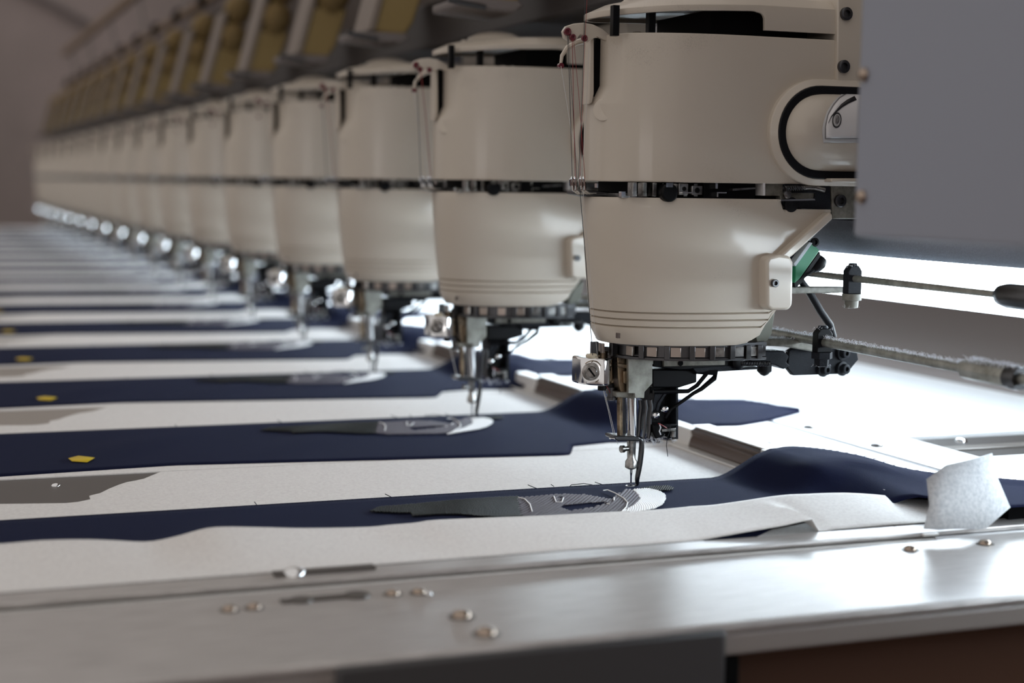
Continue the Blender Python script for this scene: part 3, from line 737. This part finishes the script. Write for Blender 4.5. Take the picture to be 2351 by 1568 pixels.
# flap of backing in front of the nearest piece
def make_flap():
    YT, YB = -.105, -.197
    top_px = [(-60,1250),(0,1248),(100,1240),(200,1238),(260,1240),(340,1243),(400,1232),(470,1213),(510,1209),(600,1210),(700,1212),(850,1209),(900,1204),(950,1200),(990,1194),(1100,1189),(1250,1183),(1400,1175),(1500,1170),(1620,1160),(1700,1150),(1780,1138),(1830,1134),(1930,1131),(2000,1134),(2080,1142),(2140,1146)]
    def yt(x): return lerp([(-1,-.105),(.0,-.105),(.08,-.132),(.2,-.152)], x)
    T = []
    for a, b in top_px:
        p = qy(a, b, -.12)
        for _ in range(5): p = qy(a, b, yt(p.x))
        T.append((p.x, p.z))
    wedge = [(1440,1268),(1480,1262),(1600,1240),(1700,1222),(1800,1205),(1868,1190),(1876,1212),(1886,1240)]
    B = [(p.x, p.z) for p in (qy(a, b, YB) for a, b in wedge)]
    T = [(-.92,.012),(-.80,.016),(-.66,.011)]+T
    x0, x1 = T[0][0], T[-1][0]; G = []; N, K = 190, 14
    B = [(-.9,.004),(B[0][0]-.02,.004)]+B+[(B[-1][0]+.006,.005),(.5,.005)]
    for k in range(K+1):
        v = k/K; row = []
        for i in range(N+1):
            x = x0+(x1-x0)*i/N; zt = smooth_lerp(T, x); zb = max(lerp(B, x), .0035)
            y = yt(x)+(YB-yt(x))*v
            z = zt+(zb-zt)*(v**1.15)+.0012*math.sin(x*31)*math.sin(PI*v)
            row.append((x, y, max(z, .0042)))
        G.append(row)
    return MB().grid(G).build('backing_flap', 'fleece', None, solid=-.0006)
tag(make_flap(), 'wavy white backing flap standing in front of the nearest navy fabric', 'backing sheet')
pw = MB()
ps = [(2128,1100,-.15),(2134,1160,-.158),(2120,1214,-.165),(2172,1068,-.146),(2165,1150,-.168),(2160,1216,-.180),(2230,1055,-.140),(2215,1130,-.172),(2205,1214,-.188),(2278,1040,-.135),(2268,1120,-.160),(2250,1216,-.180),(2292,1100,-.142),(2320,1165,-.150),(2266,1212,-.172)]
V = [qy(a, b, -.2255+(y+.16)*.35) for a, b, y in ps]
pw.add(V, [(0,3,4,1),(1,4,5,2),(3,6,7,4),(4,7,8,5),(6,9,10,7),(7,10,11,8),(9,12,10),(10,12,13),(10,13,14,11)])
tag(pw.build('crumpled_paper', 'paper', None, solid=-.0005, smooth=75), 'crumpled white scrap standing up at the right end of the table', 'paper scrap')

# ------------------------------------------------------------------ frame, table
Y1 = NH*SP+.1
def bar(name, m, x0, x1, y0, y1, z0, z1, lab, cat, bev=.001, group=None):
    return tag(MB().box((x0,y0,z0), (x1,y1,z1)).build(name, m, None, bevel=bev), lab, cat, group)
tb = bar('machine_table', 'fleece', -1.0, .128, -.224, Y1, -.020, -.0005, 'pale tabletop under the fabric pieces along the whole machine', 'table')
tb.data.materials[0] = MT['rail']
# clamps along the frame rail, one per head
def make_clamp():
    R = empty('frame_clamp', (.133,.085,0))
    def L(p): return (p[0]-.133, p[1]-.085, p[2])
    a0, a1 = .022, .150
    MB().prism([(-.003,.0010),(.010,.0010),(.010,.0205),(.001,.0205),(-.004,.0175),(-.002,.0130),(-.004,.0100),(-.006,.0040)], a0-.085, a1-.085).build('clamp_body', 'brown', R, bevel=.001)
    MB().box((.000,a0-.090,.0205), (.018,a1-.080,.0218)).build('clamp_cap', 'rail', R, bevel=.0004)
    MB().box((-.0040,a0-.112,.0010), (.012,a0-.085,.0215)).build('near_end_block', 'rail', R, bevel=.0012)
    MB().box((-.0040,a1-.085,.0010), (.012,a1-.020,.0185)).build('far_end_block', 'rail', R, bevel=.0020)
    return R
fr = MB().box((.118,-.224,.0012), (.131,Y1,.0032)).build('frame_rail', 'rail', None, bevel=.0008)
tag(fr, 'thin white ledge rail beside the fabric ends along the row', 'rail')
cl0 = make_clamp(); kids = kidmap()
tag(cl0, 'dark brown frame clamp with white ends behind the nearest needle', 'clamp', 'clamps holding the fabric frame')
for n in range(1, NH):
    c = copy_tree(cl0, None, kids); c.location = (.133, .085+n*SP, 0)
    tag(c, 'dark brown frame clamp beside the %s navy piece' % ORD[n], 'clamp', 'clamps holding the fabric frame')
xs_ = qz(1780,965,ZT).x; xs2 = qz(2150,1083,ZT).x
XS = (xs_+xs2)/2
pa = tag(MB().slab([(.145,-.136),(.208,-.136),(.208,-.2005),(XS-.0038,-.2005),(XS-.0038,Y1),(.145,Y1)], -.004, ZT).build('inner_table_plate', 'plate', None, bevel=.0008), 'bright table plate between the clamps and the long slot', 'table plate')
pxb = (qz(2080,998,ZT).x+qz(2210,1043,ZT).x)/2
pb = tag(MB().box((XS+.0022,-.2005,-.004), (pxb,Y1,ZT)).build('outer_table_plate', 'plate', None, bevel=.0008), 'bright table plate to the right of the long slot', 'table plate')
for a, b, par in ((1762,1020,pa),(1858,982,pb),(2013,1024,pb)):
    p = qz(a, b, ZT)
    for n in range(0, 4):
        MB().bump(p+Vector((0,n*SP,0)), (0,0,1), .0055, .0028).build('plate_screw', 'steel', par)
MB().box((XS-.0038,-.2005,-.004), (XS+.0022,Y1,.003)).build('slot_filler', 'void', pb)
bt = MB(); YN_ = -.2005
yc0, yc1 = qz(2300,1045,ZT).y, qz(2300,989,ZT).y
bt.box((pxb,yc1,-.004), (.60,Y1,ZT)); bt.box((pxb,YN_,-.004), (.60,yc0,ZT))
rt = tag(bt.build('rear_table', 'plate', None, bevel=.001), 'white rear tabletop strip under the lit tube', 'table')
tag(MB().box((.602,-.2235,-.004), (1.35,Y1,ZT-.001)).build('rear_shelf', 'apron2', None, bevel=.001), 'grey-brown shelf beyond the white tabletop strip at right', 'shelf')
ch = MB().box((pxb,yc0,-.03), (.60,yc1,.0115)).build('recess_channel', 'slot2', rt)
MB().box((pxb,(yc0+yc1)/2-.006,.010), (.60,(yc0+yc1)/2+.010,.0135)).build('channel_strip', 'slot', rt, bevel=.001)
MB().bump(Vector((pxb+.05,yc1-.02,.0115)), (0,0,1), .006, .004).build('channel_screw', 'chrome', rt)
cp = tag(MB().slab([(.128,-.2235),(.60,-.2235),(.60,-.2055),(.203,-.2055),(.203,-.141),(.128,-.141)], -.004, .0003).build('corner_plate', 'plate', None, bevel=.0006), 'low bright plate in the near right corner behind the metal end plate', 'table plate')
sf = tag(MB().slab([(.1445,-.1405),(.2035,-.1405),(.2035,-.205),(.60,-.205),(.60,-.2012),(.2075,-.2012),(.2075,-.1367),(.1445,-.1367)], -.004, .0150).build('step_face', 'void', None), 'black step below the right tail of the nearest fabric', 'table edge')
# end bar of the frame and the aluminium plate in front
eb_ = tag(MB().box((-1.0,-.2215,.0005), (.262,-.1985,.0040)).build('frame_end_bar', 'alu', None, bevel=.0012), 'thin metal frame bar along the near edge of the white flap', 'frame bar')
ed = MB(); p = qz(640,1335,.004); q_ = qz(868,1312,.004)
ed.box((p.x,-.2095,.0036), (q_.x,-.2010,.0058)); ed.build('dark_slot', 'slot', eb_)
for a, b in ((693,1334),(2205,1221)): MB().bump(Vector((qz(a,b,.005).x,-.207,.0042)), (0,0,1), .0068, .0042).build('bar_screw', 'chrome', eb_)
ap = empty('end_plate', (0,-.30,0))
YE = -.369
MB().box((-1.0,YE+.30,-.006), (.55,-.2245+.30,0)).build('plate_top', 'alu', ap, bevel=.0025)
MB().box((-1.0,YE+.30+.001,-.019), (.55,YE+.30+.020,-.006)).build('plate_skirt', 'apron', ap, bevel=.002)
for a, b, r in ((527,1397,.0042),(583,1392,.0042),(902,1361,.0042),(962,1358,.0042),(985,1361,.0022),(1060,1412,.0056),(1116,1452,.0056),(2090,1259,.0045),(2262,1246,.0045)):
    p = qz(a, b, .001); MB().lathe(Vector((p.x,p.y+.30,-.0005)), (0,0,1), [(0,r*1.4),(.0009,r*1.35)], 20).build('screw_recess', 'slot', ap); MB().bump(Vector((p.x,p.y+.30,0)), (0,0,1), r, r*.7).build('plate_screw', 'copper' if r != .0022 else 'chrome', ap)
a_, b_ = qz(645,1384,0), qz(842,1366,0)
MB().box((a_.x,(a_.y+b_.y)/2+.30-.0035,0), (b_.x,(a_.y+b_.y)/2+.30+.0035,.0012)).lathe((a_.x+.012,(a_.y+b_.y)/2+.30,0),(0,0,1),[(0,.007),(.0014,.0065)],16).lathe((b_.x-.006,(a_.y+b_.y)/2+.30,0),(0,0,1),[(0,.008),(.0014,.0075)],16).build('adjusting_slot', 'slot', ap)
MB().box((-.335,YE+.30-.004,-.045), (-.115,YE+.30+.0005,-.0025)).build('skirt_dark_block', 'dgrey', ap, bevel=.003)  # dark grey slab across the middle of the skirt
tag(ap, 'brushed metal plate closing the near end of the table', 'table plate')
ub = bar('under_frame', 'void', -.333, -.10, -.362, .2, -.30, -.021, 'black under-frame below the dark block of the end plate', 'frame', .002)
uk = bar('side_apron', 'khaki2', -1.0, -.338, -.364, -.34, -.30, -.021, 'khaki panel below the left half of the end plate', 'panel', .002)
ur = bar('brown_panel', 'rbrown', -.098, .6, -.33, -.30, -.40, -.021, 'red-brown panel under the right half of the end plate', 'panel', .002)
mb_ = bar('machine_bed', 'apron', -.9, .62, .25, Y1, -.7, -.025, 'grey machine bed under the long tabletop', 'machine bed', .004)

# ------------------------------------------------------------------ rods, lamp, beams, cover at right
def rod(name, x, z, r, lab, knob):
    R = empty(name, (x, 0, z))
    MB().cyl((0,-.42,0), (0,Y1-.3,0), r, 14).build('rod_bar', 'zinc', R)
    return R
pU = qx(2000,644,.16); ru = rod('upper_linkage_rod', .16, pU.z, .0027, '', 0)
pk_ = qx(2290,672,.16)
MB().lathe((0,pk_.y,0), (0,-1,0), [(0,.003),(.004,.0072),(.012,.0088),(.06,.0088),(.066,.005)], 18).build('coupling', 'dsteel', ru)
tag(ru, 'slim steel rod crossing in front of the lit tube at right', 'rod')
pL = qx(2000,806,.14); rl = rod('lower_linkage_rod', .14, pL.z, .0036, '', 0)
pt0, pt1 = qx(2218,838,.14), qx(2345,868,.14)
MB().lathe((0,pt0.y+.004,0), (0,-1,0), [(0,.0036),(.004,.0072),(pt0.y-pt1.y-.006,.0072),(pt0.y-pt1.y,.0040)], 8).build('turnbuckle', 'zinc', rl, bevel=.0005)
MB().lathe((0,pt1.y+.012,0), (0,-1,0), [(0,.0074),(.006,.0080),(.012,.0074)], 18).build('lock_ring', 'dsteel', rl)
tag(rl, 'thicker lint-covered steel rod below the upper one, turnbuckle at right', 'rod')
def lint_on(R, zoff, y0, y1, n, hmax):
    mb = MB()
    for k in range(n):
        y = random.uniform(y0, y1); a = random.uniform(-.8,.8); p = Vector((math.sin(a)*zoff, y, math.cos(a)*zoff))
        h = random.uniform(.0004, hmax)
        mb.tube([p, p+Vector((random.uniform(-.4,.4)*h,random.uniform(-1,1)*h,h*.7)), p+Vector((random.uniform(-.5,.5)*h,random.uniform(-1.6,1.6)*h,h))], .00014, 3)
    tag(mb.build('lint', 'lint', R), kind='stuff')
lint_on(rl, .0036, -.30, .06, 900, .0028); lint_on(rl, .0072, pt1.y, pt0.y, 250, .003); lint_on(ru, .0027, -.10, .05, 120, .0012)
# clamps fixing rods to each head
def rod_clamp(name, x, y, z, w, h0, h1, up):
    R = empty(name, (x, y, z))
    MB().prism([(-w,-h0),(w,-h0),(w,h1-.004),(w*.55,h1),(-w*.55,h1),(-w,h1-.004)], -.004, .004).build('clamp_block', 'bplate' if up else 'black', R, bevel=.0006)
    MB().lathe((0,0,-h0), (0,0,-1), [(0,w*1.25),(.005,w*1.25),(.0055,w*.9),(.011,w*.85),(.0115,w*.4)], 6 if not up else 12).build('clamp_nut', 'olive' if up else 'bplate', R)
    MB().lathe((0,0,h1), (0,0,1), [(0,w*.6),(.002,w*.5),(.0022,.0001)], 10).build('clamp_top_screw', 'bplate', R)
    mb = MB()
    for k in range(90):
        p = Vector((random.uniform(-w,w), random.uniform(-.004,.004), random.choice([h1, -h0-.010])+random.uniform(-.001,.001)))
        h = random.uniform(.0005,.0022); mb.tube([p, p+Vector((random.uniform(-h,h),random.uniform(-h,h),random.uniform(-h,h)))], .00014, 3)
    tag(mb.build('lint', 'lint', R), kind='stuff')
    return R
yU = qx(1957,638,.16).y; yL = qx(1888,783,.14).y
rcu = rod_clamp('upper_rod_clamp', .16, yU, pU.z, .0062, .012, .010, True)
rcl = rod_clamp('lower_rod_clamp', .14, yL, pL.z, .0068, .008, .011, False)
kids = kidmap()
tag(rcu, 'dark clamp with nut on the upper steel rod beside the nearest head', 'clamp', 'clamps on the upper rod')
tag(rcl, 'black chamfered clamp on the lower steel rod beside the nearest head', 'clamp', 'clamps on the lower rod')
for n in range(1, 6):
    c = copy_tree(rcu, None, kids); c.location.y += n*SP; tag(c, 'dark clamp on the upper steel rod at the %s head' % ORD[n], 'clamp', 'clamps on the upper rod')
    c = copy_tree(rcl, None, kids); c.location.y += n*SP; tag(c, 'black clamp on the lower steel rod at the %s head' % ORD[n], 'clamp', 'clamps on the lower rod')
# lit tube with housing
XT = .40
zt1 = qx(2351,607,XT).z; zt0 = qx(2351,728,XT).z
lamp = empty('strip_light', (XT,0,zt1))
hgt = zt1-zt0
MB().lathe((0.0,-.75,-hgt/2), (0,1,0), [(0,hgt/2*.9),(.002,hgt/2),(Y1+.55,hgt/2),(Y1+.552,hgt/2*.9)], 24).build('lit_tube', 'tube', lamp)
MB().prism([(-.030,.001),(.040,.001),(.040,.030),(-.022,.030)], -.78, Y1-.1).build('lamp_housing', 'housing', lamp, bevel=.002)
tag(lamp, 'glowing white strip light running under the machine beam', 'lamp')
zb_ = zt1+.031
bm_ = MB().box((.205,-.30,.203), (.215,Y1,.37)).box((.205,-.30,.203), (.46,Y1,.222)).build('machine_beam', 'beam', None, bevel=.002)
bm_.data.materials[0] = MT['beam']
tag(bm_, 'blue-grey beam carrying the embroidery heads from behind', 'beam')
dc = MB().lathe((.200,-.50,.199), (0,1,0), [(0,.014),(Y1+.3,.014)], 20).build('lint_covered_bar', 'dust', None)
tag(dc, 'pale lint-covered round bar below the blue-grey beam', 'bar')
# overhead dark beam, blue plates and brackets above heads
ob = bar('upper_beam', 'dbeam', .07, .20, .10, Y1, .4050, .4600, 'dark brown upper beam under the thread rack', 'beam', .003)
plate0 = MB().box((.16,-.15,-.03), (.165,.15,.045)).build('back_plate', 'beam', None, bevel=.001)
plate0.location = (0,.30,.43)
tag(plate0, 'blue-grey plate above and behind the nearest head', 'plate', 'blue-grey plates behind the heads')
for n in range(1, 8):
    c = plate0.copy(); COL.objects.link(c); c.location.y += n*SP
    tag(c, 'blue-grey plate above and behind the %s head' % ORD[n], 'plate', 'blue-grey plates behind the heads')
# blue-grey cover at the right, close to the camera
XP = -.02
pe = qx(1957,544,XP); cv = empty('side_cover', (XP, pe.y, pe.z))
MB().box((0,-.42,0), (.16,0,.30)).build('cover_shell', 'panel', cv, bevel=.0025)
MB().box((.162,-.02,.02), (.205,.10,.12)).build('cover_bracket', 'beam', cv, bevel=.001)
for a, b in ((1985,172),(1980,452)):
    p = qx(a, b, XP); MB().bump(Vector((0,p.y-pe.y,p.z-pe.z)), (-1,0,0), .0042, .0034).build('cover_screw', 'copper', cv)
tag(cv, 'large blue-grey metal cover with copper screws at the upper right', 'machine cover')

# ------------------------------------------------------------------ thread rack upper left
def make_box():
    R = empty('thread_guide_box', (-.013, 2*SP, .42))
    o = Vector((0.015, 2*SP, .42))
    W2, D2, H2, H3 = .050, .07, .066, .135; ln = .27
    pts = [(0,0),(W2*.75,-.006),(W2,.012),(W2+ln*H2,H2),(ln*H2,H2)]
    MB().prism([(x+.006, z) for x, z in pts], -.030, D2-.03).build('side_panel', 'khaki', R, bevel=.003)
    MB().prism([(-.002,0),(.007,0),(.007+ln*H3,H3),(-.002+ln*H3,H3)], -.034, D2-.03).build('front_strip', 'pink', R, bevel=.002)
    MB().prism([(-.018,-.010),(.040,-.014),(.052,-.006),(.045,-.001),(-.018,-.001)], -.034, D2-.02).build('bottom_tray', 'apron2', R, bevel=.003)
    MB().cyl((.01,-.034,-.010), (-.028,-.034,-.004), .003, 10).build('tray_pin', 'dsteel', R)
    return R
bx0 = make_box(); kids = kidmap()
GB = 'khaki boxes of the thread rack'
def make_cone():
    R = empty('thread_cone')
    rr = [(-.024,.016),(-.022,.024)]+[(-.020+.04*i/12, .0265*math.sqrt(1-((i-5)/9.0)**2)-.0012*(i%2)) for i in range(13)]+[(.022,.013),(.024,.006)]
    MB().lathe((0,0,0), (.25,-.5,.9), rr, 20).build('thread_winding', 'cone', R)
    MB().lathe((0,0,0), (.25,-.5,.9), [(-.034,.014),(-.025,.016),(-.024,.010)], 16).build('cone_base', 'void', R)
    return R
cn0 = make_cone(); kids = kidmap()
CN = [(qy(628,42,4*SP), 'lower'), (qy(543,20,5*SP), 'upper')]
first_c = True; first_b = True
for n in range(1, NH):
    if first_b: b = bx0; first_b = False
    else: b = copy_tree(bx0, None, kids)
    b.location = (-.013, n*SP, .42)
    tag(b, 'khaki guide box with pale front strip above the %s head' % ORD[n], 'thread guide box', GB)
    for k, (p, nm) in enumerate(CN):
        if first_c: c = cn0; first_c = False
        else: c = copy_tree(cn0, None, kids)
        y = n*SP+.0; c.location = (p.x, y-.022, p.z)
        tag(c, 'olive thread cone in the %s row of the rack above the %s head' % (nm, ORD[n]), 'thread cone', 'thread cones in the %s row' % nm)
rk = empty('thread_rack_rail', (.10, SP, .640))
MB().box((-.012,0,-.006), (.012,Y1-SP*2,.010)).build('rail_bar', 'conet', rk, bevel=.003)
for n in range(0, NH-2): MB().lathe((-.004,.2+n*SP,.0), (-.9,0,.4), [(0,.018),(.018,.016),(.020,.008)], 16).build('rail_cup', 'void', rk)
tag(rk, 'tan rail with black cups along the top of the thread rack', 'rail')
bkp = bar('rack_back', 'dbrown', .135, .15, .8, Y1-.2, .455, .635, 'brown back panel behind the thread cones', 'panel', .003)
hr = empty('high_thread_rail', (.05, 0, .745))
MB().box((-.012,1.0,-.012), (.012,5.65,.010)).build('rail_bar', 'conet', hr, bevel=.002)
for k in range(7): MB().cyl((.02,1.3+k*.68,-.11), (0,1.3+k*.68,-.004), .005, 8).build('strut', 'apron', hr)
tag(hr, 'tan rail on thin struts high above the thread rack', 'rail')

# ------------------------------------------------------------------ threads at the nose of the heads
def thread(pts, m, r, lab, n=0, grp=None):
    o = MB().tube([qy(a, b, y) for a, b, y in pts], r, 5).build('sewing_thread', m)
    tag(o, lab, 'thread', grp); return o
YN = -.014
TH = [
 ([(1303,80,YN),(1308,200,YN),(1314,412,YN)], 't_black', .00025, 'black thread from the outermost red eyelet straight down, leftmost of the strands'),
 ([(1314,92,YN),(1317,250,YN),(1321,408,YN)], 't_red', .00025, 'red thread from the middle red eyelet, leftmost red strand'),
 ([(1305,84,YN),(1316,260,YN),(1325,425,YN)], 't_black', .0002, 'second black thread slanting right from the outermost red eyelet'),
 ([(1317,92,YN),(1330,230,YN),(1343,410,YN)], 't_red', .0002, 'red thread slanting right from the middle eyelet towards the nose'),
 ([(1345,-40,YN),(1341,88,YN),(1335,260,YN),(1328,412,YN)], 't_black', .00025, 'black thread coming from the top of the picture through the right eyelet'),
 ([(1350,-40,YN),(1343,90,YN),(1337,260,YN),(1331,412,YN)], 't_red', .0002, 'red thread coming from the top of the picture beside the nearest head'),
 ([(1288,152,.010),(1310,290,.0),(1337,412,YN)], 't_white', .0003, 'pale thread from the lever tip crossing behind the red strands'),
 ([(1352,110,YN),(1346,260,YN),(1335,412,YN)], 't_white', .0002, 'pale thread closest to the nose of the nearest cover'),
 ([(1331,430,-.012),(1345,600,-.013),(1361,820,-.012)], 't_black', .00028, 'black thread running down past the lower cover to the chrome block'),
 ([(1338,430,-.012),(1352,600,-.013),(1372,824,-.012)], 't_white', .00015, 'faint pale thread beside the black one down to the chrome block'),
 ([(1382,886,-.006),(1396,940,-.006),(1410,1004,-.008)], 't_white', .00022, 'pale thread from the chrome block down to the guide loop'),
 ([(1384,886,-.006),(1401,950,-.006),(1414,1006,-.008),(1419,1020,-.006)], 't_white', .00018, 'second pale thread beside the guide loop, right of the first'),
 ([(1391,884,-.006),(1398,895,-.004),(1403,908,-.001)], 't_red', .0003, 'short red thread between chrome block and carrier screw'),
]
for pts, m, r, lab in TH: thread(pts, m, r, lab)
for n in (1, 2):
    for (i, nm) in ((0,'black thread'),(3,'red thread'),(6,'pale thread')):
        pts, m, r, _ = TH[i]
        o = MB().tube([qy(a, b, y)+Vector((0,n*SP,0)) for a, b, y in pts], .00035, 5).build('sewing_thread', m)
        tag(o, '%s beside the nose of the %s head' % (nm, ORD[n]), 'thread')
    o = MB().tube([qy(a, b, y)+Vector((0,n*SP,0)) for a, b, y in TH[10][0]], .0004, 5).build('sewing_thread', 't_white')
    tag(o, 'pale thread below the chrome block of the %s head' % ORD[n], 'thread')

# ------------------------------------------------------------------ room
def struct(o): o['kind'] = 'structure'; return o
struct(MB().box((-9,-11,-.86), (6,13,-.8)).build('floor', 'floor'))
struct(MB().box((-6,12,-.8), (6,12.1,4)).build('wall_back', 'wall'))
struct(MB().box((1.6,-6,-.8), (1.7,12,4)).build('wall_right', 'back'))
t1 = struct(MB().box((-.9,9.8,-.8), (-.53,10.1,1.0)).build('trim_1', 'back', None, bevel=.01))
t2 = struct(MB().prism([(-.30,2.03),(.80,1.455),(.80,1.40),(-.30,1.975)], 11.93, 12.0).build('trim_2', 'back'))
# windows of the hall, front left
wl = MB()
def window(name, cx, cy, w, h, z, rotz):
    R = empty(name, (cx, cy, z)); R.rotation_euler = (0,0,rotz); struct(R)
    for i in range(4):
        for j in range(3):
            x0 = -w/2+w*i/4; z0 = -h/2+h*j/3
            MB().box((x0+.03,-.01,z0+.03), (x0+w/4-.03,.01,z0+h/3-.03)).build('pane', 'window', R)
    f = MB()
    for i in range(5): f.box((-w/2+w*i/4-.03,-.03,-h/2), (-w/2+w*i/4+.03,.03,h/2))
    for j in range(4): f.box((-w/2,-.03,-h/2+h*j/3-.03), (w/2,.03,-h/2+h*j/3+.03))
    f.build('window_frame', 'wall', R)
window('window_1', -5.6, -8.7, 2.6, .42, .40, math.atan2(8.7,5.6)-PI/2)

# ------------------------------------------------------------------ light
w = bpy.data.worlds.new('world'); sc.world = w; w.use_nodes = True
bg = w.node_tree.nodes['Background']; bg.inputs['Color'].default_value = (1.0,.94,.90,1); bg.inputs['Strength'].default_value = .60
def area(name, loc, tgt, size, sy, power, col):
    l = bpy.data.lights.new(name, 'AREA'); l.shape = 'RECTANGLE'; l.size = size; l.size_y = sy; l.energy = power; l.color = col
    o = bpy.data.objects.new(name, l); COL.objects.link(o); o.location = loc
    o.rotation_euler = (Vector(tgt)-Vector(loc)).to_track_quat('-Z','Y').to_euler(); return o
